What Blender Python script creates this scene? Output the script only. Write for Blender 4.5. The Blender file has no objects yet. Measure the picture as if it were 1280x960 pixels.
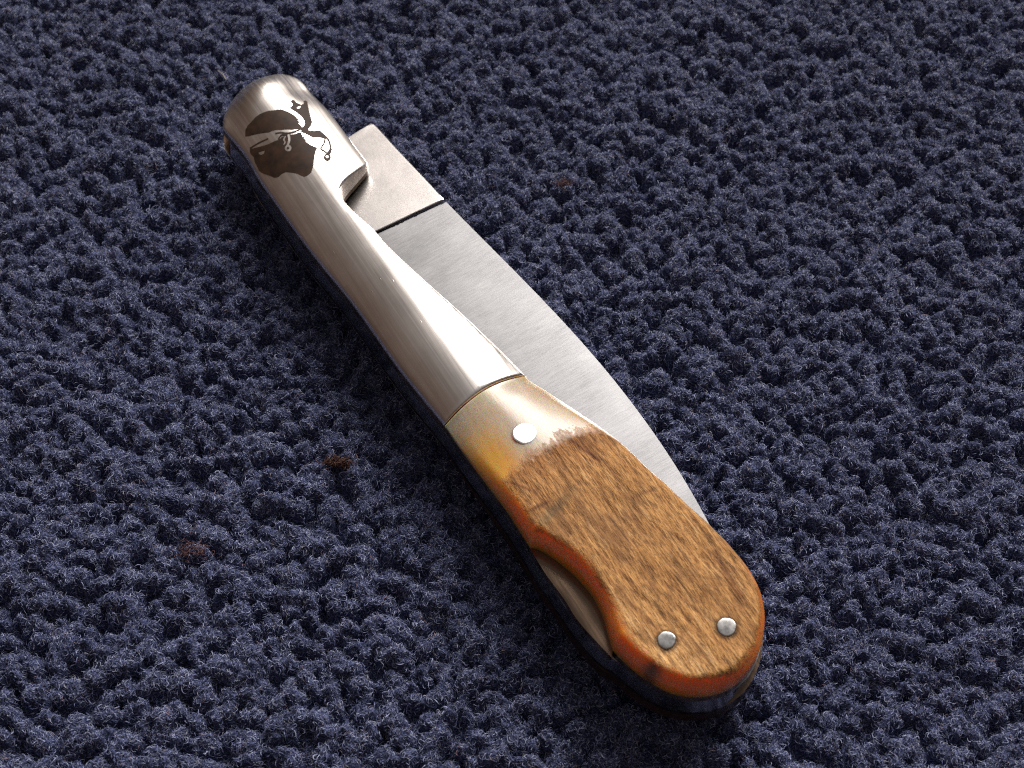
import bpy, math, random
import numpy as np
from mathutils import Vector, Matrix
from mathutils.geometry import delaunay_2d_cdt

random.seed(7)
rng = np.random.default_rng(11)
sc = bpy.context.scene
COL = sc.collection
MM = 0.001

# ------------------------------------------------------------------ camera
LENS, PITCH, DIST = 50.0, 56.0, 199.0          # mm, degrees below the horizon, mm to the knife
FPX = 1280 * LENS / 36.0
_p = math.radians(PITCH)
FW = np.array([0.0, math.cos(_p), -math.sin(_p)])
RT = np.array([1.0, 0.0, 0.0])
UP = np.cross(RT, FW)
CAM = np.array([0.0, 0.0, 10.0]) - FW * DIST   # everything below is in millimetres until it becomes a mesh
cam_data = bpy.data.cameras.new('camera')
cam = bpy.data.objects.new('camera', cam_data)
COL.objects.link(cam)
cam_data.lens = LENS
cam_data.sensor_width = 36.0
cam_data.clip_start = 0.005
cam_data.clip_end = 20.0
cam.location = Vector(CAM) * MM
cam.rotation_euler = (math.radians(90 - PITCH), 0, 0)
cam_data.dof.use_dof = True
cam_data.dof.focus_distance = 0.197
cam_data.dof.aperture_fstop = 42.0
sc.camera = cam

# ------------------------------------------------------------------ world (dim warm room) and the window
world = bpy.data.worlds.new('World')
sc.world = world
world.use_nodes = True
wt = world.node_tree
bg = wt.nodes['Background']
# a plain room: brown walls below, a paler ceiling overhead
_tc = wt.nodes.new('ShaderNodeTexCoord')
_sx = wt.nodes.new('ShaderNodeSeparateXYZ')
_rp = wt.nodes.new('ShaderNodeValToRGB')
wt.links.new(_tc.outputs['Generated'], _sx.inputs[0])
wt.links.new(_sx.outputs['Z'], _rp.inputs['Fac'])
_ce = _rp.color_ramp.elements
_ce.new(0.62)
for _k, (_pos, _c) in enumerate(((0.0, (0.045, 0.028, 0.019)), (0.62, (0.125, 0.086, 0.065)), (0.90, (0.22, 0.217, 0.222)))):
    _ce[_k].position = _pos
    _ce[_k].color = _c + (1,)
wt.links.new(_rp.outputs['Color'], bg.inputs['Color'])
bg.inputs['Strength'].default_value = 1.0

# the window: an upright opening ahead and to the right of the knife
WIN_L, WIN_R, WIN_LO, WIN_HI, WIN_Y = -0.14, 1.55, 0.85, 2.26, 1.5
ld = bpy.data.lights.new('window_light', 'AREA')
ld.shape = 'RECTANGLE'
ld.size, ld.size_y = WIN_R - WIN_L, WIN_HI - WIN_LO
ld.energy = 114.0
ld.color = (1.0, 0.96, 0.92)
win = bpy.data.objects.new('window_light', ld)
COL.objects.link(win)
win.location = ((WIN_L + WIN_R) / 2, WIN_Y, (WIN_LO + WIN_HI) / 2)
win.rotation_euler = (math.radians(-90), 0, 0)      # faces back towards the knife

sc.view_settings.view_transform = 'Standard'
sc.view_settings.look = 'None'
sc.view_settings.exposure = 0.0
sc.view_settings.gamma = 1.0
sc.view_settings.use_curve_mapping = False
sc.cycles.max_bounces = 8
sc.cycles.use_denoising = False
sc.cycles.filter_width = 1.1

# ------------------------------------------------------------------ pixel -> place helpers (photo pixels, 1280 x 960)
def back(px, z):
    d = FW + RT * (px[0] - 640) / FPX - UP * (px[1] - 480) / FPX
    return CAM + d * ((z - CAM[2]) / d[2])

Z_IN, Z_OUT = 10.1, 14.5          # upper scale: seat on the liner, crown
Z_BLADE, Z_BLO = 9.3, 6.6         # blade / spring
_A, _B = back((335, 95), 11.0), back((880, 874), 11.0)
AX = (_B - _A) / np.linalg.norm(_B - _A)
NV = np.array([-AX[1], AX[0], 0.0])
ORG = np.array([_A[0], _A[1], 0.0])

def uv(px, z):
    q = back(px, z) - ORG
    return np.array([q @ AX, q @ NV])

def uvs(pts, z):
    zs = z if hasattr(z, '__len__') else [z] * len(pts)
    return [uv(p, k) for p, k in zip(pts, zs)]

def catmull(pts, step=0.35, closed=False):
    P = np.array(pts, float)
    n = len(P)
    out = []
    rngk = range(n) if closed else range(n - 1)
    for i in rngk:
        p1, p2 = P[i], P[(i + 1) % n]
        p0 = P[i - 1] if (closed or i > 0) else 2 * p1 - p2
        p3 = P[(i + 2) % n] if (closed or i + 2 < n) else 2 * p2 - p1
        k = max(1, int(math.ceil(np.linalg.norm(p2 - p1) / step)))
        for j in range(k):
            t = j / k
            out.append(0.5 * ((2 * p1) + (-p0 + p2) * t + (2 * p0 - 5 * p1 + 4 * p2 - p3) * t * t + (-p0 + 3 * p1 - 3 * p2 + p3) * t ** 3))
    if not closed:
        out.append(P[-1])
    return np.array(out)

def grow(P, d):
    T = np.roll(P, -2, 0) - np.roll(P, 2, 0)
    T /= np.linalg.norm(T, axis=1)[:, None] + 1e-9
    Q = P - np.stack([-T[:, 1], T[:, 0]], -1) * d
    return Q[seg_dist(Q, P) > d * 0.9]

def relax_loop(P, n):
    for _ in range(n):
        P = 0.25 * np.roll(P, 1, 0) + 0.5 * P + 0.25 * np.roll(P, -1, 0)
    return P

def relax(P, n):
    P = P.copy()
    for _ in range(n):
        P[1:-1] = 0.25 * P[:-2] + 0.5 * P[1:-1] + 0.25 * P[2:]
    return P

def join(*runs):
    """several runs of points put end to end, corners kept where they meet"""
    out = [runs[0]]
    for r in runs[1:]:
        out.append(r[1:] if np.linalg.norm(out[-1][-1] - r[0]) < 0.12 else r)
    P = np.concatenate(out)
    if np.linalg.norm(P[0] - P[-1]) < 0.12:
        P = P[:-1]
    return P

def ccw(P):
    a = np.sum(P[:, 0] * np.roll(P[:, 1], -1) - np.roll(P[:, 0], -1) * P[:, 1])
    return P if a > 0 else P[::-1].copy()

def seg_dist(Q, P, closed=True):
    Q = np.asarray(Q, float)
    best = np.full(len(Q), 1e9)
    n = len(P)
    for i in range(n if closed else n - 1):
        a, b = P[i], P[(i + 1) % n]
        ab = b - a
        L = ab @ ab
        if L < 1e-12:
            continue
        t = np.clip(((Q - a) @ ab) / L, 0, 1)
        d = Q - a - t[:, None] * ab
        best = np.minimum(best, d[:, 0] ** 2 + d[:, 1] ** 2)
    return np.sqrt(best)

def inside(Q, P):
    Q = np.asarray(Q, float)
    c = np.zeros(len(Q), bool)
    n = len(P)
    j = n - 1
    for i in range(n):
        xi, yi = P[i]
        xj, yj = P[j]
        if abs(yi - yj) > 1e-12:
            k = ((yi > Q[:, 1]) != (yj > Q[:, 1])) & (Q[:, 0] < (xj - xi) * (Q[:, 1] - yi) / (yj - yi) + xi)
            c ^= k
        j = i
    return c

def sdist(Q, P):
    d = seg_dist(Q, P)
    return np.where(inside(Q, P), d, -d)

def thin(P, d):
    T = np.roll(P, -2, 0) - np.roll(P, 2, 0)
    T /= np.linalg.norm(T, axis=1)[:, None] + 1e-9
    Q = P + np.stack([-T[:, 1], T[:, 0]], -1) * d
    ok = inside(Q, P) & (seg_dist(Q, P) > d * 0.85)
    return Q[ok]

def value_noise(Q, s, seed):
    r = np.random.default_rng(seed)
    G = r.random((256, 256))
    P = Q / s + 50
    i = np.floor(P).astype(int)
    f = P - i
    f = f * f * (3 - 2 * f)
    g = lambda a, b: G[(i[:, 0] + a) % 256, (i[:, 1] + b) % 256]
    return (g(0, 0) * (1 - f[:, 0]) + g(1, 0) * f[:, 0]) * (1 - f[:, 1]) + (g(0, 1) * (1 - f[:, 0]) + g(1, 1) * f[:, 0]) * f[:, 1]

def sstep(a, b, x):
    t = np.clip((x - a) / (b - a), 0, 1)
    return t * t * (3 - 2 * t)

# ------------------------------------------------------------------ meshes and materials
def new_mesh(name, verts, faces, mat, parent=None, smooth=True, sharp=None):
    me = bpy.data.meshes.new(name)
    me.from_pydata([tuple(v) for v in np.asarray(verts, float) * MM], [], [tuple(int(i) for i in f) for f in faces])
    me.update()
    if smooth:
        me.polygons.foreach_set('use_smooth', np.ones(len(me.polygons), bool))
        if sharp:
            me.set_sharp_from_angle(angle=math.radians(sharp))
    if mat:
        me.materials.append(mat)
    ob = bpy.data.objects.new(name, me)
    COL.objects.link(ob)
    if parent:
        ob.parent = parent
    return ob

class N:
    """short node helper"""
    def __init__(self, name):
        self.m = bpy.data.materials.new(name)
        self.m.use_nodes = True
        self.t = self.m.node_tree
        self.b = self.t.nodes['Principled BSDF']
    def n(self, kind, **kw):
        nd = self.t.nodes.new(kind)
        for k, v in kw.items():
            if k.startswith('i_'):
                key = k[2:]
                key = int(key) if key.isdigit() else key.replace('_', ' ')
                nd.inputs[key].default_value = v
            else:
                setattr(nd, k, v)
        return nd
    def l(self, a, b):
        self.t.links.new(a, b)
    def coords(self, scale, rot=(0, 0, 0)):
        tc = self.n('ShaderNodeTexCoord')
        mp = self.n('ShaderNodeMapping')
        mp.inputs['Scale'].default_value = scale
        mp.inputs['Rotation'].default_value = rot
        self.l(tc.outputs['Object'], mp.inputs['Vector'])
        return mp.outputs['Vector']
    def noise(self, vec, scale, detail=4, rough=0.6, dist=0.0):
        nd = self.n('ShaderNodeTexNoise')
        nd.inputs['Scale'].default_value = scale
        nd.inputs['Detail'].default_value = detail
        nd.inputs['Distortion'].default_value = dist
        nd.inputs['Roughness'].default_value = rough
        self.l(vec, nd.inputs['Vector'])
        return nd.outputs['Fac']
    def ramp(self, fac, stops):
        r = self.n('ShaderNodeValToRGB')
        e = r.color_ramp.elements
        while len(e) < len(stops):
            e.new(0.5)
        for k, (p, c) in enumerate(stops):
            e[k].position = p
            e[k].color = tuple(c) + (1,) if len(c) == 3 else c
        self.l(fac, r.inputs['Fac'])
        return r.outputs['Color']
    def mix(self, fac, a, b, mode='MIX'):
        m = self.n('ShaderNodeMix', data_type='RGBA', blend_type=mode)
        for sock, v in ((m.inputs[0], fac), (m.inputs[6], a), (m.inputs[7], b)):
            if hasattr(v, 'links') or hasattr(v, 'is_linked'):
                self.l(v, sock)
            elif isinstance(v, (int, float)):
                sock.default_value = v
            else:
                sock.default_value = tuple(v) + (1,)
        return m.outputs[2]
    def math(self, op, a, b=0.0):
        m = self.n('ShaderNodeMath', operation=op)
        for sock, v in ((m.inputs[0], a), (m.inputs[1], b)):
            if hasattr(v, 'is_linked'):
                self.l(v, sock)
            else:
                sock.default_value = v
        return m.outputs[0]
    def rng(self, v, a, b, c, d):
        m = self.n('ShaderNodeMapRange')
        self.l(v, m.inputs[0])
        for i, x in enumerate((a, b, c, d)):
            m.inputs[i + 1].default_value = x
        return m.outputs[0]
    def bump(self, h, dist, strength=1.0, prev=None):
        b = self.n('ShaderNodeBump')
        b.inputs['Strength'].default_value = strength
        b.inputs['Distance'].default_value = dist
        self.l(h, b.inputs['Height'])
        if prev:
            self.l(prev, b.inputs['Normal'])
        return b.outputs['Normal']
    def attr(self, name):
        a = self.n('ShaderNodeAttribute', attribute_name=name)
        return a

def steel(name, col, rough, grain_scale, grain_amp, var=0.07, cv=0.13):
    M = N(name)
    b = M.b
    b.inputs['Metallic'].default_value = 1.0
    g = M.noise(M.coords(grain_scale), 1.0, 3, 0.65)
    w = M.noise(M.coords((140, 140, 140)), 1.0, 4, 0.6)
    c = M.ramp(M.math('ADD', M.math('MULTIPLY', g, 0.55), M.math('MULTIPLY', w, 0.45)),
               [(0.3, [x * (1 - cv) for x in col]), (0.7, [min(1, x * (1 + cv * 0.6)) for x in col])])
    M.l(c, b.inputs['Base Color'])
    M.l(M.math('ADD', M.rng(g, 0.3, 0.7, rough - var, rough + var), M.rng(w, 0.3, 0.7, -0.02, 0.02)), b.inputs['Roughness'])
    M.l(M.bump(g, grain_amp), b.inputs['Normal'])
    return M

STEEL_BOLSTER = steel('satin_steel', (0.80, 0.745, 0.70), 0.335, (50, 2200, 600), 0.0000018, 0.045)
# nicks and fine scratches on the bolster
_b = STEEL_BOLSTER
_v = _b.n('ShaderNodeTexVoronoi', feature='F1')
_v.inputs['Scale'].default_value = 1.0
_b.l(_b.coords((300, 900, 300), (0, 0, 0.5)), _v.inputs['Vector'])
_nick = _b.rng(_v.outputs['Distance'], 0.03, 0.09, 1.0, 0.0)
_gate = _b.rng(_b.noise(_b.coords((60, 60, 60)), 1.0, 2), 0.50, 0.56, 0.0, 1.0)
_old = _b.b.inputs['Normal'].links[0].from_socket
_b.l(_b.bump(_b.math('MULTIPLY', _nick, _gate), 0.000022, 0.7, _old), _b.b.inputs['Normal'])

STEEL_BLADE = steel('brushed_blade_steel', (0.52, 0.515, 0.52), 0.30, (5200, 420, 300), 0.0000003, 0.018, 0.07)
STEEL_RIC = steel('polished_tang_steel', (0.68, 0.64, 0.615), 0.28, (1500, 2500, 300), 0.0000002, 0.008, 0.05)
STEEL_SIDE = steel('liner_steel', (0.17, 0.115, 0.08), 0.2, (60, 900, 900), 0.000003)  # brown that the liner mirrors from horn and room, put into its colour
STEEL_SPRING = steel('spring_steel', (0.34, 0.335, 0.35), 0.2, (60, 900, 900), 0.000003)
STEEL_PIN = steel('dimmed_pin_steel', (0.38, 0.37, 0.36), 0.27, (900, 900, 900), 0.000002)  # two lower pins: colour darkened because they mirror no window
STEEL_RIV = steel('window_lit_pin_steel', (0.86, 0.84, 0.82), 0.26, (900, 900, 900), 0.000003)  # first pin: mirrored window put into the colour as a lighter steel

ETCH = N('etched_mark')
_n = ETCH.noise(ETCH.coords((700, 700, 700)), 1.0, 4)
ETCH.l(ETCH.ramp(_n, [(0.3, (0.020, 0.010, 0.006)), (0.7, (0.052, 0.025, 0.014))]), ETCH.b.inputs['Base Color'])
ETCH.b.inputs['Roughness'].default_value = 0.6
ETCH.b.inputs['Specular IOR Level'].default_value = 0.25

# horn with its bark left on
HORN = N('horn')
_h = HORN
pig = _h.attr('pigment').outputs['Color']
cl = _h.noise(_h.coords((90, 620, 420), (0, 0, 0.1)), 1.0, 5, 0.65)
hcol = _h.mix(_h.rng(cl, 0.35, 0.75, 0.0, 0.55), pig, _h.mix(1.0, pig, (0.62, 0.52, 0.42), 'MULTIPLY'))
streak = _h.noise(_h.coords((210, 1900, 900), (0, 0, 0.15)), 1.0, 6, 0.76, 0.8)
fleck = _h.noise(_h.coords((700, 4000, 1800), (0, 0, 0.14)), 1.0, 3, 0.7)
patch = _h.noise(_h.coords((110, 260, 150), (0, 0, 0.2)), 1.0, 6, 0.7, 0.5)
bark_c = _h.ramp(streak, [(0.32, (0.16, 0.060, 0.018)), (0.43, (0.43, 0.195, 0.056)), (0.55, (0.63, 0.32, 0.105)), (0.70, (0.75, 0.47, 0.225))])
bark_c = _h.mix(_h.rng(fleck, 0.38, 0.52, 0.7, 0.0), bark_c, (0.11, 0.048, 0.02))
bark_c = _h.mix(_h.rng(patch, 0.49, 0.64, 0.0, 0.68), bark_c, (0.22, 0.098, 0.034))
lng = _h.noise(_h.coords((70, 1500, 700), (0, 0, 0.15)), 1.0, 3, 0.6)
bark_c = _h.mix(_h.rng(lng, 0.30, 0.40, 0.75, 0.0), bark_c, (0.10, 0.045, 0.02))
tone = _h.attr('bark_tone').outputs['Color']
bark_c = _h.mix(1.0, bark_c, tone, 'MULTIPLY')
edge_n = _h.noise(_h.coords((650, 1300, 900), (0, 0, 0.12)), 1.0, 6, 0.75)
bk = _h.math('ADD', _h.attr('bark').outputs['Fac'], _h.rng(edge_n, 0.3, 0.7, -0.42, 0.42))
bmask = _h.rng(bk, 0.15, 0.85, 0.0, 1.0)
_h.l(_h.mix(bmask, hcol, bark_c), _h.b.inputs['Base Color'])
_h.l(_h.rng(bmask, 0, 1, 0.30, 0.62), _h.b.inputs['Roughness'])
_h.l(_h.rng(bmask, 0, 1, 0.75, 0.03), _h.b.inputs['Subsurface Weight'])
_h.b.inputs['Subsurface Radius'].default_value = (1.0, 0.38, 0.10)
_h.b.inputs['Subsurface Scale'].default_value = 0.0055
_h.l(_h.rng(bmask, 0, 1, 0.5, 0.28), _h.b.inputs['Specular IOR Level'])
_h.l(_h.rng(bmask, 0, 1, 0.5, 0.0), _h.b.inputs['Coat Weight'])
_h.b.inputs['Coat Roughness'].default_value = 0.33
relief = _h.math('MULTIPLY', bmask, _h.math('ADD', streak, _h.math('MULTIPLY', fleck, 0.8)))
n1 = _h.bump(relief, 0.0003, 0.8)
n2 = _h.bump(_h.noise(_h.coords((350, 1500, 900)), 1.0, 4), 0.00004, 0.6, n1)
_h.l(n2, _h.b.inputs['Normal'])

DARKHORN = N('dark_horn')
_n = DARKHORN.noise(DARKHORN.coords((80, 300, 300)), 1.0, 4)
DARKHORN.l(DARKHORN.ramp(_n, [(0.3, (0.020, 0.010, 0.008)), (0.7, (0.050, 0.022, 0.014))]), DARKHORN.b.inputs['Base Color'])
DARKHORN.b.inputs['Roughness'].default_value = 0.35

# ------------------------------------------------------------------ carpet (ground), its pile
def carpet_field():
    x0, x1, y0, y1, st = -150.0, 150.0, -115.0, 155.0, 0.42
    nx, ny = int((x1 - x0) / st) + 1, int((y1 - y0) / st) + 1
    H = np.full((ny, nx), -3.0)
    sp = 1.8
    row = 0
    y = y0 - 3
    while y < y1 + 3:
        x = x0 - 3 + (row % 2) * sp * 0.5
        while x < x1 + 3:
            cx, cy = x + rng.uniform(-2.2, 2.2), y + rng.uniform(-2.2, 2.2)
            top = rng.normal(-0.3, 0.38)
            if rng.random() < 0.05:
                top -= 1.2
            r = rng.uniform(0.7, 1.5)
            el, an = rng.uniform(1.0, 1.45), rng.uniform(0, math.pi)
            lx, ly = rng.normal(0, 0.25), rng.normal(0, 0.25)
            R = r * 1.5
            i0, i1 = max(0, int((cx - R - x0) / st)), min(nx, int((cx + R - x0) / st) + 2)
            j0, j1 = max(0, int((cy - R - y0) / st)), min(ny, int((cy + R - y0) / st) + 2)
            if i1 > i0 and j1 > j0:
                gx = x0 + np.arange(i0, i1) * st - cx
                gy = y0 + np.arange(j0, j1) * st - cy
                X, Y = np.meshgrid(gx, gy)
                a, b = X * math.cos(an) + Y * math.sin(an), -X * math.sin(an) + Y * math.cos(an)
                q = (a / (r * el)) ** 2 + (b / (r / el ** 0.3)) ** 2
                z = top + lx * X + ly * Y - 2.1 * np.clip(q, 0, 4) ** 1.3 * 0.9
                H[j0:j1, i0:i1] = np.maximum(H[j0:j1, i0:i1], z)
            x += sp
        y += sp * 0.86
        row += 1
    X, Y = np.meshgrid(x0 + np.arange(nx) * st, y0 + np.arange(ny) * st)
    Q = np.stack([X.ravel(), Y.ravel()], -1)
    H += ((value_noise(Q, 4.6, 23) - 0.5) * 1.3 + (value_noise(Q, 1.15, 21) - 0.5) * 0.75 + (value_noise(Q @ np.array([[0.8, 0.6], [-0.6, 0.8]]), 0.62, 22) - 0.5) * 0.6).reshape(ny, nx)
    return x0, y0, st, nx, ny, H + 0.9

CX0, CY0, CST, CNX, CNY, CH = carpet_field()
gx = CX0 + np.arange(CNX) * CST
gy = CY0 + np.arange(CNY) * CST
GX, GY = np.meshgrid(gx, gy)

PILE = N('carpet_pile_yarn')
hi = PILE.n('ShaderNodeHairInfo')
pc = PILE.ramp(hi.outputs['Random'], [(0.0, (0.011, 0.014, 0.034)), (0.38, (0.060, 0.072, 0.168)), (0.74, (0.158, 0.183, 0.355)), (0.94, (0.43, 0.47, 0.68)), (0.985, (0.22, 0.21, 0.26)), (1.0, (0.26, 0.15, 0.17))])
big = PILE.noise(PILE.coords((28, 28, 28)), 1.0, 3)
pc = PILE.mix(PILE.rng(big, 0.35, 0.65, 0.0, 0.35), pc, PILE.mix(1.0, pc, (0.74, 0.74, 0.82), 'MULTIPLY'))
fad = PILE.noise(PILE.coords((210, 210, 120)), 1.0, 3, 0.6)
pc = PILE.mix(PILE.rng(fad, 0.66, 0.76, 0.0, 0.55), pc, PILE.mix(1.0, pc, (1.35, 0.80, 0.78), 'MULTIPLY'))
PILE.l(pc, PILE.b.inputs['Base Color'])
PILE.b.inputs['Roughness'].default_value = 0.38
PILE.b.inputs['Specular IOR Level'].default_value = 0.8

BACK = N('carpet_backing')
_n = BACK.noise(BACK.coords((2600, 4200, 3400), (0.3, 0.2, 0.6)), 1.0, 4, 0.7)
BACK.l(BACK.ramp(_n, [(0.36, (0.006, 0.007, 0.016)), (0.50, (0.050, 0.060, 0.136)), (0.66, (0.17, 0.20, 0.355))]), BACK.b.inputs['Base Color'])
BACK.l(BACK.bump(_n, 0.00035, 1.0), BACK.b.inputs['Normal'])
BACK.b.inputs['Roughness'].default_value = 0.9
BACK.b.inputs['Specular IOR Level'].default_value = 0.15

def carpet_mesh():
    nv = CNX * CNY
    V = np.stack([GX, GY, CH], -1).reshape(-1, 3)
    idx = np.arange(nv).reshape(CNY, CNX)
    F = np.stack([idx[:-1, :-1], idx[:-1, 1:], idx[1:, 1:], idx[1:, :-1]], -1).reshape(-1, 4)
    # a coarse skirt carries the floor on around the fine patch
    x0, x1, y0, y1 = gx[0], gx[-1], gy[0], gy[-1]
    ring_in = [(x0, y0), (x1, y0), (x1, y1), (x0, y1)]
    E = 900.0
    ring_out = [(-E, -E), (E, -E), (E, E), (-E, E)]
    sk = np.array([(a, b, -0.3) for a, b in ring_in] + [(a, b, -1.2) for a, b in ring_out])
    V = np.concatenate([V, sk])
    me = bpy.data.meshes.new('carpet')
    nf = len(F)
    F2 = np.array([[nv + i, nv + 4 + i, nv + 4 + (i + 1) % 4, nv + (i + 1) % 4] for i in range(4)])
    F = np.concatenate([F, F2])
    me.vertices.add(len(V))
    me.vertices.foreach_set('co', (V * MM).ravel())
    me.loops.add(F.size)
    me.loops.foreach_set('vertex_index', F.ravel().astype(np.int32))
    me.polygons.add(len(F))
    me.polygons.foreach_set('loop_start', (np.arange(len(F)) * 4).astype(np.int32))
    me.polygons.foreach_set('use_smooth', np.ones(len(F), bool))
    me.update()
    me.validate()
    me.materials.append(BACK.m)
    ob = bpy.data.objects.new('carpet', me)
    COL.objects.link(ob)
    ob['kind'] = 'structure'
    ob['label'] = 'dark navy blue tufted carpet under the folded knife'
    ob['category'] = 'carpet'
    return ob
carpet = carpet_mesh()

def surf(x, y):
    fx, fy = np.clip((x - CX0) / CST, 0, CNX - 1.001), np.clip((y - CY0) / CST, 0, CNY - 1.001)
    i, j = fx.astype(int), fy.astype(int)
    a, b = fx - i, fy - j
    z = CH[j, i] * (1 - a) * (1 - b) + CH[j, i + 1] * a * (1 - b) + CH[j + 1, i] * (1 - a) * b + CH[j + 1, i + 1] * a * b
    dx = (CH[j, i + 1] - CH[j, i]) / CST
    dy = (CH[j + 1, i] - CH[j, i]) / CST
    return z, dx, dy

def fibre_paths(x, y, length, k=5, up=0.40, curl=0.4):
    n = len(x)
    z, dx, dy = surf(x, y)
    nrm = np.stack([-dx, -dy, np.ones(n)], -1)
    nrm /= np.linalg.norm(nrm, axis=1)[:, None]
    d = rng.normal(0, 1, (n, 3))
    d -= nrm * np.sum(d * nrm, 1)[:, None]
    d /= np.linalg.norm(d, axis=1)[:, None] + 1e-6
    side = np.cross(nrm, d)
    P = np.zeros((n, k, 3))
    ph = rng.uniform(0, 6.283, n)
    kk = rng.normal(0, 1, n) * 1.0
    lift = np.abs(rng.normal(up, 0.35, n))
    base = np.stack([x, y, z - 0.08], -1)
    for i in range(k):
        t = i / (k - 1)
        s = t * length
        bend = kk * t * t
        P[:, i] = (base + d * (s * np.cos(bend) * 0.85)[:, None] + side * (s * np.sin(bend) * 0.85 + curl * 0.16 * np.sin(ph + 5 * t))[:, None]
                   + nrm * (length * lift * (1.5 * t - 1.05 * t * t))[:, None])
    return P

def pile():
    # dense inside the picture, thinner on the margin around it
    n1, n2 = 950000, 170000
    cx = rng.uniform(-112, 112, n1)
    cy = rng.uniform(-68, 110, n1)
    lim = 68 + (cy + 60) * 0.22
    keep = np.abs(cx) < lim
    mx, my = rng.uniform(CX0 + 1, gx[-1] - 1, n2), rng.uniform(CY0 + 1, gy[-1] - 1, n2)
    x, y = np.concatenate([cx[keep], mx]), np.concatenate([cy[keep], my])
    n = len(x)
    L = np.clip(rng.normal(0.70, 0.22, n), 0.28, 1.5)
    K = 5
    P = fibre_paths(x, y, L, K)
    cu = bpy.data.hair_curves.new('carpet_pile')
    cu.add_curves([K] * n)
    cu.attributes['position'].data.foreach_set('vector', (P * MM).astype(np.float32).ravel())
    ra = cu.attributes.get('radius') or cu.attributes.new('radius', 'FLOAT', 'POINT')
    prof = np.array([1.0, 1.0, 0.95, 0.8, 0.35])
    R = rng.uniform(0.028, 0.056, n)[:, None] * prof[None]
    ra.data.foreach_set('value', (R * MM).astype(np.float32).ravel())
    cu.materials.append(PILE.m)
    ob = bpy.data.objects.new('carpet_pile', cu)
    COL.objects.link(ob)
    ob.parent = carpet
    ob['kind'] = 'stuff'
    return ob
pile()

# ------------------------------------------------------------------ the knife
knife = bpy.data.objects.new('folding_knife', None)
COL.objects.link(knife)
knife['label'] = 'closed folding knife with steel bolster, horn handle and etched head emblem'
knife['category'] = 'knife'
knife.location = Vector((ORG[0], ORG[1], 0)) * MM
knife.rotation_euler = (0, 0, math.atan2(AX[1], AX[0]))

# outlines, traced in the photograph and set down on the plane they lie in
ZR = Z_IN + 1.0          # the open side stands higher than the spine side
head_run = catmull(uvs([(279, 160), (279.5, 146), (288, 129), (303, 112), (322, 100.5), (341, 94.5), (354, 93), (369, 96), (380, 103.5), (391, 117.5), (410, 138), (434, 170), (447, 187), (457, 200)],
                       [Z_IN + k for k in (0.4, 0.4, 0.4, 0.4, 0.4, 0.4, 0.4, 0.5, 0.6, 0.7, 0.8, 0.9, 1.0, 1.0)]))
notch_run = catmull(uvs([(457, 200), (459, 207), (446, 223), (433, 238), (427, 249), (429, 259), (436, 269), (450, 283), (468, 298.5)], ZR))
right_run = catmull(uvs([(468, 298.5), (486, 320), (511, 343), (536, 365), (561, 385.5), (582, 403), (613, 430), (656, 469)], ZR))
right_run = relax(right_run, 60)
uL, uR = uv((555, 531), Z_IN), uv((656, 469), ZR)
left_run = catmull(uvs([(555, 531), (515, 482.5), (490, 450), (465, 414), (435, 372.5), (400, 330), (367.5, 287.5), (342.5, 251), (320, 220), (307, 193), (290, 175), (279, 160)], Z_IN + 0.4))
left_run = relax(left_run, 90)
# the bolster is cut off square at its end
U_END = 0.5 * (uL[0] + uR[0])
end_run = np.array([right_run[-1], left_run[0]])
end_run = catmull([end_run[0], end_run[1]], 0.35)
bolster_out = ccw(join(head_run, notch_run, right_run, end_run, left_run))

def envelope_bolster():
    r1, l0 = right_run[-1], left_run[0]
    dr = np.array([1.0, (r1[1] - right_run[-20][1]) / (r1[0] - right_run[-20][0])])
    ext = [r1, r1 + dr * 25, np.array([l0[0] + 25, l0[1] + 0.4]), l0]
    corner = head_run[-1]
    return ccw(join(head_run, np.array([corner, r1]), np.array(ext), left_run))
env_b = envelope_bolster()

def dome(d, R, wall, H, p=2.0):
    t = np.clip(d / R, 0, 1)
    return wall + H * (1 - (1 - t) ** p)

_lr = left_run[np.argsort(left_run[:, 0])]
_lr = _lr[_lr[:, 0] > 7.0]
_hr = np.array([uv(p, k) for p, k in (((391, 117.5), Z_IN + 0.7), ((457, 200), ZR), ((656, 469), ZR))])
_sl = (_hr[1, 1] - _hr[0, 1]) / (_hr[1, 0] - _hr[0, 0])
_hr = np.concatenate([[[_hr[0, 0] - 20, _hr[0, 1] - 20 * _sl * 0.5]], _hr])
_act = np.concatenate([[p for p in head_run if p[1] > 4.0], right_run])
_act = _act[np.argsort(_act[:, 0])]
_k = int(np.argmin(np.linalg.norm(head_run - uv((384, 108), Z_IN + 1.3), axis=1)))
_arc = head_run[:_k + 1]

CROWN = 3.7
def bolster_height(Q, d):
    vl = np.interp(Q[:, 0], _lr[:, 0], _lr[:, 1])
    vr = np.interp(Q[:, 0], _hr[:, 0], _hr[:, 1])
    vr = np.maximum(vr, np.interp(Q[:, 0], _act[:, 0], _act[:, 1], left=-9.0)) + 0.06
    vl = vl - 0.06
    sn = np.clip((Q[:, 1] - 0.5 * (vl + vr)) / (0.5 * (vr - vl)), -1, 1)
    fr = 1 - 0.2 * sstep(2.0, 18.0, Q[:, 0])
    A = 1 - np.where(sn > 0, fr, 1.0) * np.abs(sn) ** 1.9
    da = seg_dist(Q, _arc, False)
    B = 1 - (1 - np.clip(da / 6.0, 0, 1)) ** 2.3
    z = 0.6 + (CROWN - 0.6) * A * B
    r = 0.55
    dd = np.clip(d, 0, r)
    return z - (r - np.sqrt(np.maximum(r * r - (r - dd) ** 2, 0))) * 0.75

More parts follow.
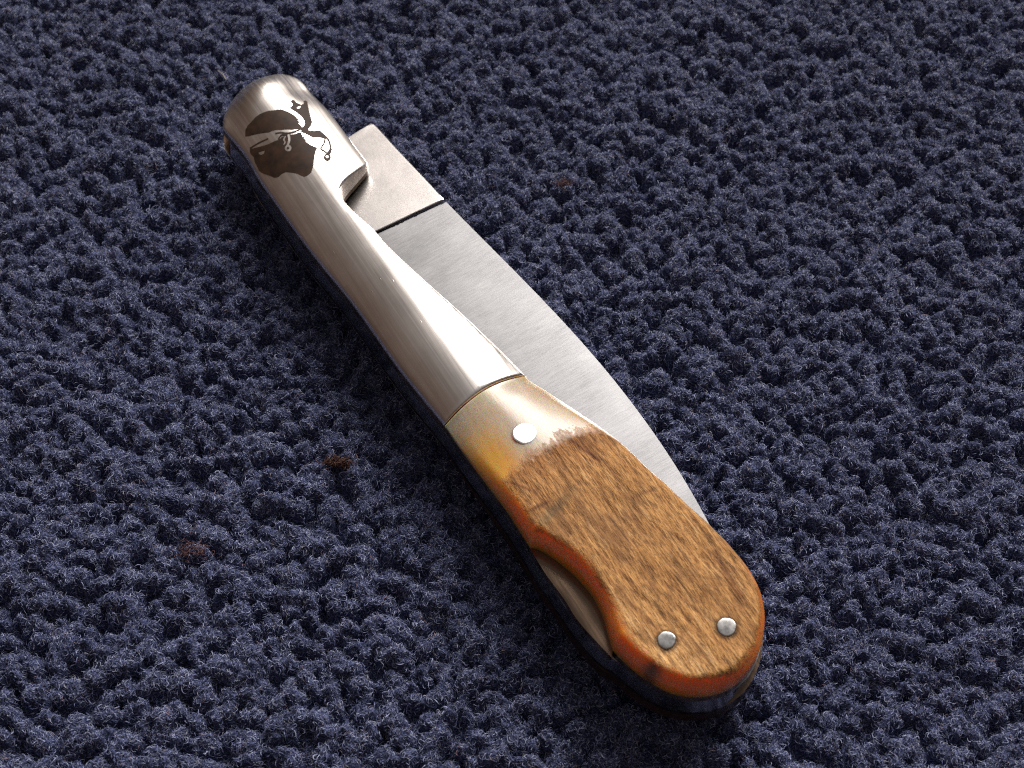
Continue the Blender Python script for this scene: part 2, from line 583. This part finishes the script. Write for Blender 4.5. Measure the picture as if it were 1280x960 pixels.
def plate(name, outline, zbase, hfun, mat, parent, grid=0.4, rings=(0.06, 0.16, 0.32), sign=1, zclose=None, sharp=40, ret=False, flare=0.0):
    """a solid standing on z = zbase: outline walls, top surface from a height function (mirrored downwards with sign = -1)"""
    O = outline
    n = len(O)
    tang = np.roll(O, -1, 0) - np.roll(O, 1, 0)
    tang /= np.linalg.norm(tang, axis=1)[:, None] + 1e-9
    nin = np.stack([-tang[:, 1], tang[:, 0]], -1)
    pts = [O]
    for r in rings:
        Q = O + nin * r
        ok = inside(Q, O) & (seg_dist(Q, O) > r * 0.9)
        pts.append(Q[ok])
    lo, hi = O.min(0), O.max(0)
    X, Y = np.meshgrid(np.arange(lo[0], hi[0], grid), np.arange(lo[1], hi[1], grid))
    X = X + (np.arange(X.shape[0]) % 2)[:, None] * grid * 0.5
    Q = np.stack([X.ravel(), Y.ravel()], -1)
    sd = sdist(Q, O)
    pts.append(Q[sd > (rings[-1] if rings else 0) + grid * 0.45])
    allp = np.concatenate(pts)
    res = delaunay_2d_cdt([Vector(p) for p in allp], [(i, (i + 1) % n) for i in range(n)], [], 0, 1e-5)
    V2 = np.array([tuple(v) for v in res[0]])
    tri = np.array(res[2])
    cen = V2[tri].mean(1)
    tri = tri[inside(cen, O)]
    d = seg_dist(V2, O)
    d[d < 1e-4] = 0
    h = hfun(V2, d)
    V = np.column_stack([V2, zbase + sign * h])
    # boundary loop -> wall down to zclose, and a closing face
    bidx = [None] * n
    omap = {}
    for newi, lst in enumerate(res[3]):
        for o in lst:
            if o < n:
                omap[o] = newi
    bidx = [omap[i] for i in range(n)]
    zc = zbase if zclose is None else zclose
    base = len(V)
    low = np.column_stack([V2[bidx] - nin * (flare * np.clip(nin[:, 1] * 3 + 0.6, 0, 1))[:, None], np.full(n, zc)])
    V = np.concatenate([V, low])
    faces = [tuple(t) if sign > 0 else tuple(t[::-1]) for t in tri]
    for i in range(n):
        j = (i + 1) % n
        if bidx[i] == bidx[j]:
            continue
        q = (base + i, base + j, bidx[j], bidx[i])
        faces.append(q if sign > 0 else q[::-1])
    cap = tuple(range(base, base + n))
    faces.append(cap[::-1] if sign > 0 else cap)
    ob = new_mesh(name, V, faces, mat, parent, True, sharp)
    if ret:
        return ob, V2, h
    return ob

b_top = plate('bolster', bolster_out, Z_IN, bolster_height, STEEL_BOLSTER.m, knife)
bolster_low = grow(bolster_out, 0.62)
b_top['label'] = 'satin steel bolster with the dark etched head emblem'
plate('bolster', bolster_low, 5.8, bolster_height, STEEL_BOLSTER.m, knife, grid=0.9, sign=-1)

# ---- horn scale
h_right = catmull(uvs([(657.5, 473.5), (690, 495), (727.5, 520), (757, 541), (781, 560), (808.5, 587), (838.5, 612.5), (865, 636.5), (886, 655.5), (910, 679.5), (931, 702), (946, 725), (954.5, 747.5), (957, 772.5), (953.5, 800), (943.5, 831), (922.5, 857.5), (900, 868.75), (872.5, 873.75), (845, 871), (820, 860), (795, 842), (776, 826), (766, 814)], [Z_IN + k for k in (1.0, 1.1, 1.3, 1.5, 1.7, 1.9, 2.1, 2.2, 2.3, 2.3, 2.3, 2.3)] + [Z_IN + k for k in (2.2, 1.9, 1.3, 0.6, 0.2, 0, 0, 0, 0, 0, 0, 0)]))
h_right = relax(h_right, 60)
h_scal = catmull(uvs([(766, 814), (760, 796), (754, 774), (741, 747.5), (720, 722.5), (700, 705), (676, 689), (662.5, 685)], Z_IN))
h_left = catmull(uvs([(662.5, 685), (645, 658), (634, 641), (606, 603.75), (578, 566), (556.5, 534.5)], Z_IN))
GAP = 0.28
end_dir = (left_run[0] - right_run[-1])
h_end = catmull([right_run[-1] + np.array([GAP, 0.05]), left_run[0] + np.array([GAP, 0.0])], 0.35)
h_right[0] = h_end[0]
h_left[-1] = h_end[-1]
horn_out = ccw(join(h_right, h_scal, h_left, h_end[::-1]))
HU0 = U_END
env_h = ccw(join(h_right, h_scal, h_left, np.array([h_left[-1], left_run[0] - np.array([25, 0.0]), right_run[-1] - np.array([25, 2.0]), h_right[0]])))
BARK = catmull(uvs([(634, 598), (648, 584), (668, 567), (700, 552), (712, 543), (745, 535), (776, 545), (798, 561), (825, 585), (862, 615), (896, 650), (920, 675), (939, 698), (953, 722), (961, 748), (959, 776), (946, 802), (930, 827), (910, 841), (885, 846), (850, 840), (822, 826), (797, 804), (781, 779), (769, 754), (750, 724), (730, 695), (705, 677), (684, 667), (672, 656), (660, 641), (647, 616)], Z_OUT), 0.4, True)

rh = h_right[h_right[:, 1] > 3.0]
rh = rh[np.argsort(rh[:, 0])]
left_h = np.concatenate([h_left[::-1], uvs([(725, 779), (764, 823), (820, 860)], Z_IN)])
left_h = left_h[np.argsort(left_h[:, 0])]

def horn_height(Q, d):
    de = np.maximum(sdist(Q, env_h), 0)
    vl = np.interp(Q[:, 0], left_h[:, 0], left_h[:, 1]) - 0.06
    vr = np.interp(Q[:, 0], rh[:, 0], rh[:, 1]) + 0.06
    sn = np.clip((Q[:, 1] - 0.5 * (vl + vr)) / (0.5 * (vr - vl)), -1, 1)
    z1 = 0.6 + (CROWN - 0.6) * (1 - np.where(sn > 0, 0.8, 1.0) * np.abs(sn) ** 1.9)
    wall = 2.3
    z2 = wall + (Z_OUT - Z_IN - wall) * dome(de, 1.5, 0.0, 1.0, 2.0)
    k = sstep(HU0 + 1.0, HU0 + 22.0, Q[:, 0])
    z = z1 * (1 - k) + z2 * k
    m = sstep(-0.2, 0.7, sdist(Q, BARK))
    S = Q / np.array([4.0, 1.0])
    rel = (value_noise(S, 0.55, 3) - 0.5) * 0.24 + (value_noise(S, 0.26, 4) - 0.5) * 0.14 + (value_noise(Q, 3.5, 5) - 0.5) * 0.35
    z = z + m * (rel - 0.02)
    z = z - 0.22 * (1 - sstep(HU0, HU0 + 3.5, Q[:, 0]))
    # slight hollow of the horn towards the butt
    z = z - 0.3 * sstep(HU0 + 18, HU0 + 52, Q[:, 0])
    return z

h_top, HV, HH = plate('handle_scale', horn_out, Z_IN, horn_height, HORN.m, knife, grid=0.26, rings=(0.06, 0.16, 0.3), ret=True, sharp=60)
h_top['label'] = 'translucent amber horn scale with rough brown bark left on top'

def paint_horn(ob, Q2):
    me = ob.data
    n = len(me.vertices)
    co = np.zeros(n * 3)
    me.vertices.foreach_get('co', co)
    co = co.reshape(-1, 3) / MM
    Q = co[:, :2]
    sd = sdist(Q, BARK)
    a = me.attributes.new('bark', 'FLOAT', 'POINT')
    mask = np.clip(0.5 + sd / (1.3 + 2.6 * (1 - sstep(HU0 + 8, HU0 + 17, Q[:, 0]))), -0.6, 1.6)
    mask = np.minimum(mask, 1.2 * (seg_dist(Q, horn_out) - 0.25))
    vr_ = np.interp(Q[:, 0], rh[:, 0], rh[:, 1])
    onr = sstep(2.0, 4.5, vr_ - Q[:, 1])
    zt_ = Z_OUT - 0.9 - 0.9 * (1 - sstep(6, 20, Q[:, 0] - HU0))
    mask = np.minimum(mask, (co[:, 2] - (zt_ - 2.2 * (1 - onr))) / 0.5)
    mask = np.maximum(mask, -1.0)
    a.data.foreach_set('value', mask.astype(np.float32))
    du = Q[:, 0] - HU0
    # pigment: pale olive grey by the bolster, amber along the spine, red orange at the butt
    left = np.interp(Q[:, 0], left_h[:, 0], left_h[:, 1])
    dl = Q[:, 1] - left
    grey = np.array([0.55, 0.45, 0.34])
    amber = np.array([0.72, 0.38, 0.075])
    orange = np.array([0.86, 0.30, 0.036])
    red = np.array([0.88, 0.27, 0.035])
    k1 = sstep(1.5, 10, du) * (1 - sstep(2.5, 7.0, dl))
    k2 = sstep(10, 20, du)
    k3 = sstep(34, 44, du)
    c = grey[None] * (1 - k1[:, None]) + amber[None] * k1[:, None]
    c = c * (1 - k2[:, None]) + orange[None] * k2[:, None]
    c = c * (1 - k3[:, None]) + red[None] * k3[:, None]
    right = np.interp(Q[:, 0], rh[:, 0], rh[:, 1])
    k4 = (1 - sstep(0.7, 2.2, right - Q[:, 1])) * (1 - sstep(34, 45, du))
    c = c * (1 - k4[:, None]) + np.array([0.42, 0.31, 0.17])[None] * k4[:, None]
    spot = uv((815, 838), Z_IN + 3)
    dsp = np.exp(-(((Q[:, 0] - spot[0]) / 1.0) ** 2 + ((Q[:, 1] - spot[1]) / 1.3) ** 2))
    c = c * (1 - 0.85 * dsp[:, None]) + np.array([0.10, 0.075, 0.03])[None] * 0.85 * dsp[:, None]
    at = me.attributes.new('pigment', 'FLOAT_COLOR', 'POINT')
    at.data.foreach_set('color', np.column_stack([c, np.ones(n)]).astype(np.float32).ravel())
    # bark: browner at the bolster side, bleached at the worn butt
    br = sstep(30, 48, du) * (1 - sstep(2.0, 9.0, dl)) + 0.55 * sstep(46, 55, du)
    br = np.clip(br, 0, 1)
    dk = 1 - sstep(9, 24, du)
    t = np.ones((n, 3))
    t = t * (1 + 0.45 * br[:, None] * np.array([[1.0, 1.35, 1.9]]))
    t = t * (1 - 0.45 * dk[:, None] * np.array([[0.75, 1.0, 1.15]]))
    s2 = uv((690, 640), Z_OUT)
    q = Q - s2
    ca, sa = math.cos(-1.25), math.sin(-1.25)
    a_, b_ = q[:, 0] * ca + q[:, 1] * sa, -q[:, 0] * sa + q[:, 1] * ca
    g = np.exp(-((a_ / 4.2) ** 2 + (b_ / 0.75) ** 2))
    t = t * (1 - g[:, None] * np.array([[0.42, 0.30, 0.10]]))
    for (p0, p1, w, amt) in (((706, 541), (748, 574), 0.28, 0.8), ((634, 597), (662, 612), 0.22, 0.7), ((658, 640), (684, 627), 0.3, 0.6), ((895, 690), (925, 745), 0.7, 0.45),
                             ((780, 745), (850, 812), 0.15, 0.5), ((800, 700), (880, 770), 0.16, 0.45), ((745, 690), (800, 735), 0.15, 0.4), ((820, 610), (790, 622), 0.3, 0.4), ((812, 775), (850, 800), 0.12, 0.5)):
        a0, a1 = uv(p0, Z_OUT), uv(p1, Z_OUT)
        ds = seg_dist(Q, np.array([a0, a1]), False)
        t = t * (1 - amt * np.exp(-(ds / w) ** 2)[:, None] * np.array([[0.85, 1.0, 1.0]]))
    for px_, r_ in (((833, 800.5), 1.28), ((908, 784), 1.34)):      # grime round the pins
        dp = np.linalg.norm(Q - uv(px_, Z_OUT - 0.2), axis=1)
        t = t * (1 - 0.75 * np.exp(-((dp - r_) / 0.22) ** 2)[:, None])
    at = me.attributes.new('bark_tone', 'FLOAT_COLOR', 'POINT')
    at.data.foreach_set('color', np.column_stack([t, np.ones(n)]).astype(np.float32).ravel())
paint_horn(h_top, HV)
low_out = ccw(join(h_right, catmull(uvs([(766, 814), (764.5, 822), (725, 779), (705, 748.5), (682.5, 718), (662.5, 685)], Z_IN)), h_left, h_end[::-1]))
low_out = grow(relax_loop(low_out, 25), 0.62)
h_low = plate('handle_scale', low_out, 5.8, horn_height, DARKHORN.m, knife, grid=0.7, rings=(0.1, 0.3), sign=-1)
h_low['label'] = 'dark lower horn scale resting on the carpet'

# ---- liners, back spring
plate_run = catmull(uvs([(764.5, 822), (725, 779), (705, 748.5), (682.5, 718), (662.5, 686)], Z_IN))
butt = h_right.copy()
liner_right = join(right_run, butt)
liner_out = join(head_run, notch_run, right_run, butt[1:], plate_run, h_left, left_run)
liner_out = ccw(liner_out)

liner_in = liner_out
flat = lambda h: (lambda Q, d: np.full(len(Q), h))
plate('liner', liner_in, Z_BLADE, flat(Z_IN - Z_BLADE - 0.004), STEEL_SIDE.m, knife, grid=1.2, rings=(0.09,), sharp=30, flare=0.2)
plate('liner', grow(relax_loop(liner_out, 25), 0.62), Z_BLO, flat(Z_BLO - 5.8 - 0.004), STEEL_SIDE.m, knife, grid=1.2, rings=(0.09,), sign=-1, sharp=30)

def spring():
    k0 = int(np.argmin(np.linalg.norm(h_right - uv((946, 725), Z_IN + 2.3), axis=1)))
    lr = relax(join(h_right[k0:], plate_run, h_left, left_run)[:-6], 25)
    T = np.gradient(lr, axis=0)
    T /= np.linalg.norm(T, axis=1)[:, None] + 1e-9
    nr = np.stack([T[:, 1], -T[:, 0]], -1)
    if (nr[len(nr) // 2] @ np.array([0, 1.0])) < 0:
        nr = -nr
    out = lr - nr * 0.2
    inn = relax(lr + nr * 3.4, 20)[::-1]
    P = ccw(np.concatenate([out, inn]))
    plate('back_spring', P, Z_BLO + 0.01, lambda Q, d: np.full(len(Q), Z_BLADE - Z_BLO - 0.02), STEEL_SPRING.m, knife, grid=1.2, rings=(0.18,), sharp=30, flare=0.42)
spring()

# ---- blade: thick tang square, ground face behind a step, spine towards the open side
spine_t = catmull(uvs([(463.5, 153.5), (470.5, 158), (492, 181.6), (527, 218.5), (555, 248.5)], Z_BLADE), 0.6)
gr_R, gr_L = uv((555, 249.5), Z_BLADE), uv((462, 287.0), Z_BLADE)
_sp = np.array(uvs([(557.5, 252.5), (590, 284), (611, 306), (652, 349.5), (681, 379), (706, 402), (735, 435), (761, 466.5), (790, 503), (813, 540), (833, 565.5), (850.5, 590.5), (868, 618), (880, 640), (887, 660)], Z_BLADE))
_cf = np.polyfit(_sp[:, 0], _sp[:, 1], 4)
_uu = np.arange(_sp[0, 0], _sp[-1, 0] + 2.0, 0.6)
spine_b = np.column_stack([_uu, np.polyval(_cf, _uu)])
tangL = uv((435, 169), Z_BLADE)
dirL = tangL - spine_t[0]
dirL /= np.linalg.norm(dirL)
heel = spine_t[0] + dirL * 12.5
gdir = (gr_L - gr_R) / np.linalg.norm(gr_L - gr_R)
gr_in = gr_R + gdir * 17.0
ric_out = ccw(join(spine_t, catmull([spine_t[-1], gr_in], 0.5), catmull([gr_in, heel], 0.7), catmull([heel, spine_t[0]], 0.5)))
def ric_h(Q, d):
    h = Z_BLADE - Z_BLO - 0.03
    return h - 0.08 * seg_dist(Q, spine_t, False) - 0.08 * (1 - np.clip(d / 0.14, 0, 1)) ** 2
blade = bpy.data.objects.new('blade', None)
bl_tip = uv((884, 690), Z_BLADE)
edge_in = catmull([bl_tip + np.array([1.0, -4.0]), bl_tip + np.array([-14, -10.5]), np.array([gr_in[0] + 20, gr_in[1] + 0.6]), np.array([gr_in[0] + 0.2, gr_in[1]])], 0.8)
gstart = gr_R + np.array([0.12, 0.0])
bl_out = ccw(join(spine_b, edge_in, catmull([edge_in[-1], spine_b[0]], 0.15)))
def blade_h(Q, d):
    ds = seg_dist(Q, spine_b, False)
    h = Z_BLADE - Z_BLO - 0.04 - 0.11 * ds
    return h
bpy.data.objects.remove(blade)
blade = plate('blade', bl_out, Z_BLO + 0.02, blade_h, STEEL_BLADE.m, knife, grid=0.8, rings=(0.1, 0.22), sharp=30)
ric = plate('tang', ric_out, Z_BLO + 0.02, ric_h, STEEL_RIC.m, blade, grid=0.6, rings=(0.12, 0.25, 0.4), sharp=30)
ric['label'] = 'bright square tang of the blade, a step above the ground face'

# ---- pins through the handle
def hf_at(px, hfun, outline):
    z = Z_OUT
    for _ in range(6):
        q = uv(px, z)
        z = Z_IN + float(hfun(np.array([q]), seg_dist(np.array([q]), outline))[0])
    return q, z
def pin(px, rpx, mat, rise, tilt=(0, 0)):
    q, z = hf_at(px, horn_height, horn_out)
    p = back(px, z)
    r = rpx * np.linalg.norm(p - CAM) / FPX
    V, F = [], []
    prof = [(1.0, -1.2), (1.0, rise * 0.6), (0.95, rise * 0.92), (0.86, rise), (0.4, rise * 1.02)]
    m = 28
    for a, b in prof:
        for k in range(m):
            t = 2 * math.pi * k / m
            wob = 1 + 0.025 * math.sin(3 * t + px[0]) + 0.015 * math.sin(7 * t)
            X, Y = a * r * wob * math.cos(t), a * r * wob * math.sin(t)
            V.append((q[0] + X, q[1] + Y, z + b + X * tilt[0] + Y * tilt[1]))
    for i in range(len(prof) - 1):
        for k in range(m):
            F.append((i * m + k, i * m + (k + 1) % m, (i + 1) * m + (k + 1) % m, (i + 1) * m + k))
    V.append((q[0], q[1], z + prof[-1][1]))
    for k in range(m):
        F.append(((len(prof) - 1) * m + k, (len(prof) - 1) * m + (k + 1) % m, len(V) - 1))
    return new_mesh('rivet', V, F, mat, h_top, True, 50)
pin((655.5, 542), 15.2, STEEL_RIV.m, 0.10)
pin((833, 800.5), 11.6, STEEL_PIN.m, 0.20, (0.0, 0.06))
pin((908, 784), 12.2, STEEL_PIN.m, 0.18, (0.0, 0.05))

# ---- emblem etched on the bolster (traced; scale 8.571 from the picture)
def em(pts):
    return [(296 + x / 8.571, 116 + y / 8.571) for x, y in pts]
def stroke(pts, w):
    P = catmull(np.array(pts, float), 14)
    T = np.gradient(P, axis=0)
    T /= np.linalg.norm(T, axis=1)[:, None] + 1e-9
    nn = np.stack([-T[:, 1], T[:, 0]], -1) * w / 2
    return [tuple(p) for p in np.concatenate([P + nn, (P - nn)[::-1]])]
def disc(c, r, n=18):
    return [(c[0] + r * math.cos(6.2832 * k / n), c[1] + r * math.sin(6.2832 * k / n)) for k in range(n)]
rag = lambda P, a: [(x + random.uniform(-a, a), y + random.uniform(-a, a)) for x, y in P]
DARK = [
    [(90, 470), (92, 400), (118, 350), (152, 318), (200, 262), (250, 228), (320, 200), (360, 192), (400, 188), (440, 180), (480, 178), (540, 200), (590, 225), (632, 255), (640, 270), (662, 285), (655, 300), (674, 312), (660, 330), (690, 352), (700, 380), (660, 388), (600, 396), (480, 396), (400, 402), (340, 425), (230, 440), (130, 465)],
    [(565, 160), (590, 145), (600, 120), (578, 95), (590, 78), (615, 80), (640, 108), (690, 130), (720, 115), (715, 92), (735, 80), (757, 97), (762, 130), (776, 200), (792, 260), (808, 310), (802, 345), (775, 375), (765, 405), (700, 405), (685, 375), (715, 362), (730, 330), (722, 295), (700, 262), (650, 215), (600, 185)],
    [(655, 392), (700, 378), (765, 400), (830, 410), (890, 405), (925, 435), (965, 470), (945, 492), (880, 478), (820, 482), (770, 455), (700, 425)],
    stroke([(950, 478), (932, 550), (900, 596), (945, 630), (968, 648)], 18),
    stroke([(955, 470), (990, 520), (1006, 590), (1000, 640), (985, 660)], 19),
    [(1000, 590), (1024, 600), (1012, 640), (985, 660), (962, 650)],
    disc((970, 692), 40),
    [(140, 606), (230, 584), (330, 555), (400, 522), (440, 508), (452, 478), (470, 450), (500, 438), (600, 418), (690, 428), (705, 470), (725, 478), (722, 495), (742, 500), (740, 522), (790, 560), (862, 590), (842, 640), (830, 700), (820, 780), (800, 850), (760, 885), (722, 900), (690, 888), (650, 868), (590, 856), (522, 850), (480, 870), (440, 905), (400, 912), (350, 890), (290, 872), (240, 842), (222, 800), (195, 750), (180, 690), (150, 660), (138, 630)],
    stroke([(140, 598), (230, 542), (335, 492)], 14),
    stroke([(412, 437), (480, 428), (560, 434), (640, 408), (690, 395)], 15),
    stroke([(445, 500), (475, 460), (520, 455), (540, 470)], 14),
]
LIGHT = [
    [(640, 160), (662, 146), (690, 140), (676, 166), (655, 172)],
    disc((968, 684), 15, 12),
    stroke([(553, 442), (562, 500), (545, 566)], 24),
    [p for p in disc((550, 592), 37)],
    stroke([(522, 462), (503, 505), (520, 525), (500, 555)], 15),
    stroke([(575, 446), (640, 430), (688, 402)], 15),
    stroke([(460, 495), (480, 470), (505, 468)], 10),
    [(228, 640), (300, 618), (292, 652), (262, 668), (240, 660)],
]
DARK_TOP = [disc((548, 592), 13, 10)]

def emblem():
    def to_uv(P):
        return [list(x) for x in em(P)]
    allP = [to_uv(P) for P in DARK + LIGHT + DARK_TOP]
    flatpx = [p for P in allP for p in P]
    zz = np.full(len(flatpx), Z_IN + 3.0)
    for _ in range(4):
        QQ = np.array([uv(p, z) for p, z in zip(flatpx, zz)])
        zz = Z_IN + bolster_height(QQ, seg_dist(QQ, bolster_out))
    parts, o = [], 0
    for P in allP:
        parts.append(QQ[o:o + len(P)])
        o += len(P)
    dk, lt, dt = parts[:len(DARK)], parts[len(DARK):len(DARK) + len(LIGHT)], parts[len(DARK) + len(LIGHT):]
    pts, edges = [], []
    for P in dk + lt + dt:
        o = len(pts)
        pts += [Vector(p) for p in P]
        edges += [(o + i, o + (i + 1) % len(P)) for i in range(len(P))]
    A = np.concatenate(dk)
    X, Y = np.meshgrid(np.arange(A[:, 0].min(), A[:, 0].max(), 0.4), np.arange(A[:, 1].min(), A[:, 1].max(), 0.4))
    pts += [Vector((x, y)) for x, y in zip(X.ravel(), Y.ravel())]
    res = delaunay_2d_cdt(pts, edges, [], 0, 1e-6)
    V2 = np.array([tuple(v) for v in res[0]])
    tri = np.array(res[2])
    c = V2[tri].mean(1)
    k = np.zeros(len(c), bool)
    for P in dk:
        k |= inside(c, P)
    for P in lt:
        k &= ~inside(c, P)
    for P in dt:
        k |= inside(c, P)
    tri = tri[k]
    used = np.unique(tri)
    remap = -np.ones(len(V2), int)
    remap[used] = np.arange(len(used))
    V2 = V2[used]
    z = Z_IN + bolster_height(V2, seg_dist(V2, bolster_out)) + 0.045
    ob = new_mesh('emblem', np.column_stack([V2, z]), remap[tri], ETCH.m, b_top, True)
    ob['label'] = 'dark brown etched head with a knotted headband'
    return ob
emblem()

# ------------------------------------------------------------------ lint and loose threads caught in the pile
def thread_mat(name, c):
    M = N(name)
    n = M.noise(M.coords((1500, 1500, 1500)), 1.0, 3)
    M.l(M.ramp(n, [(0.3, [x * 0.55 for x in c]), (0.7, c)]), M.b.inputs['Base Color'])
    M.b.inputs['Roughness'].default_value = 0.6
    return M.m
RUST = thread_mat('rust_wool', (0.105, 0.038, 0.024))
ROSE = thread_mat('dull_red_wool', (0.14, 0.060, 0.062))
STRAW = thread_mat('straw_fibre', (0.55, 0.47, 0.36))

def tube(V, F, P, r, m=4):
    T = np.gradient(P, axis=0)
    T /= np.linalg.norm(T, axis=1)[:, None] + 1e-9
    o = len(V)
    for i, p in enumerate(P):
        a = np.cross(T[i], [0.3, 0.2, 1.0])
        a /= np.linalg.norm(a) + 1e-9
        b = np.cross(T[i], a)
        rr = r * (0.5 if i in (0, len(P) - 1) else 1)
        for k in range(m):
            t = 2 * math.pi * k / m
            V.append(p + rr * (math.cos(t) * a + math.sin(t) * b))
    for i in range(len(P) - 1):
        for k in range(m):
            F.append((o + i * m + k, o + i * m + (k + 1) % m, o + (i + 1) * m + (k + 1) % m, o + (i + 1) * m + k))

def lint(name, px, size, n, mat, label, cat, squash=0.45):
    c = back(px, 1.0)
    z, _, _ = surf(np.array([c[0]]), np.array([c[1]]))
    zb = max(0.5, float(z[0]))
    V, F = [], []
    for i in range(n):
        s = rng.normal(0, 1, 3) * np.array([size, size * squash, 0.25])
        th = rng.uniform(0, 6.28)
        L = rng.uniform(0.6, 1.5)
        k = rng.normal(0, 2.0)
        t = np.linspace(0, 1, 7)
        P = np.stack([s[0] + L * (t - 0.5) * np.cos(th + k * t), s[1] + L * (t - 0.5) * np.sin(th + k * t), s[2] + 0.75 + 0.3 * np.sin(3 * t + th)], -1)
        tube(V, F, P, rng.uniform(0.035, 0.06))
    ob = new_mesh(name, np.array(V), F, mat, None)
    ob.location = Vector((c[0], c[1], zb)) * MM
    ob['label'] = label
    ob['category'] = cat
    return ob
lint('lint', (425, 579), 0.95, 230, RUST, 'rust brown lint lump in the shadow beside the bolster', 'lint', 0.35)
lint('lint', (244, 690), 1.5, 70, ROSE, 'loose dull red lint wisp on open carpet, away from the knife', 'lint', 0.6)
lint('lint', (706, 231), 0.8, 45, ROSE, 'small dull red lint bit beside the tang and spine of the blade', 'lint', 0.6)

def straw(px0, px1, label):
    a, b = back(px0, 1.5), back(px1, 1.7)
    P = catmull([a, (a + b) / 2 + np.array([0.1, 0.05, 0.25]), b], 0.3)
    V, F = [], []
    tube(V, F, P - a, 0.07, 5)
    ob = new_mesh('loose_thread', np.array(V), F, STRAW, None)
    ob.location = Vector(a) * MM
    ob['label'] = label
    ob['category'] = 'thread'
straw((272, 88), (283, 100), 'short pale thread just past the rounded bolster head')
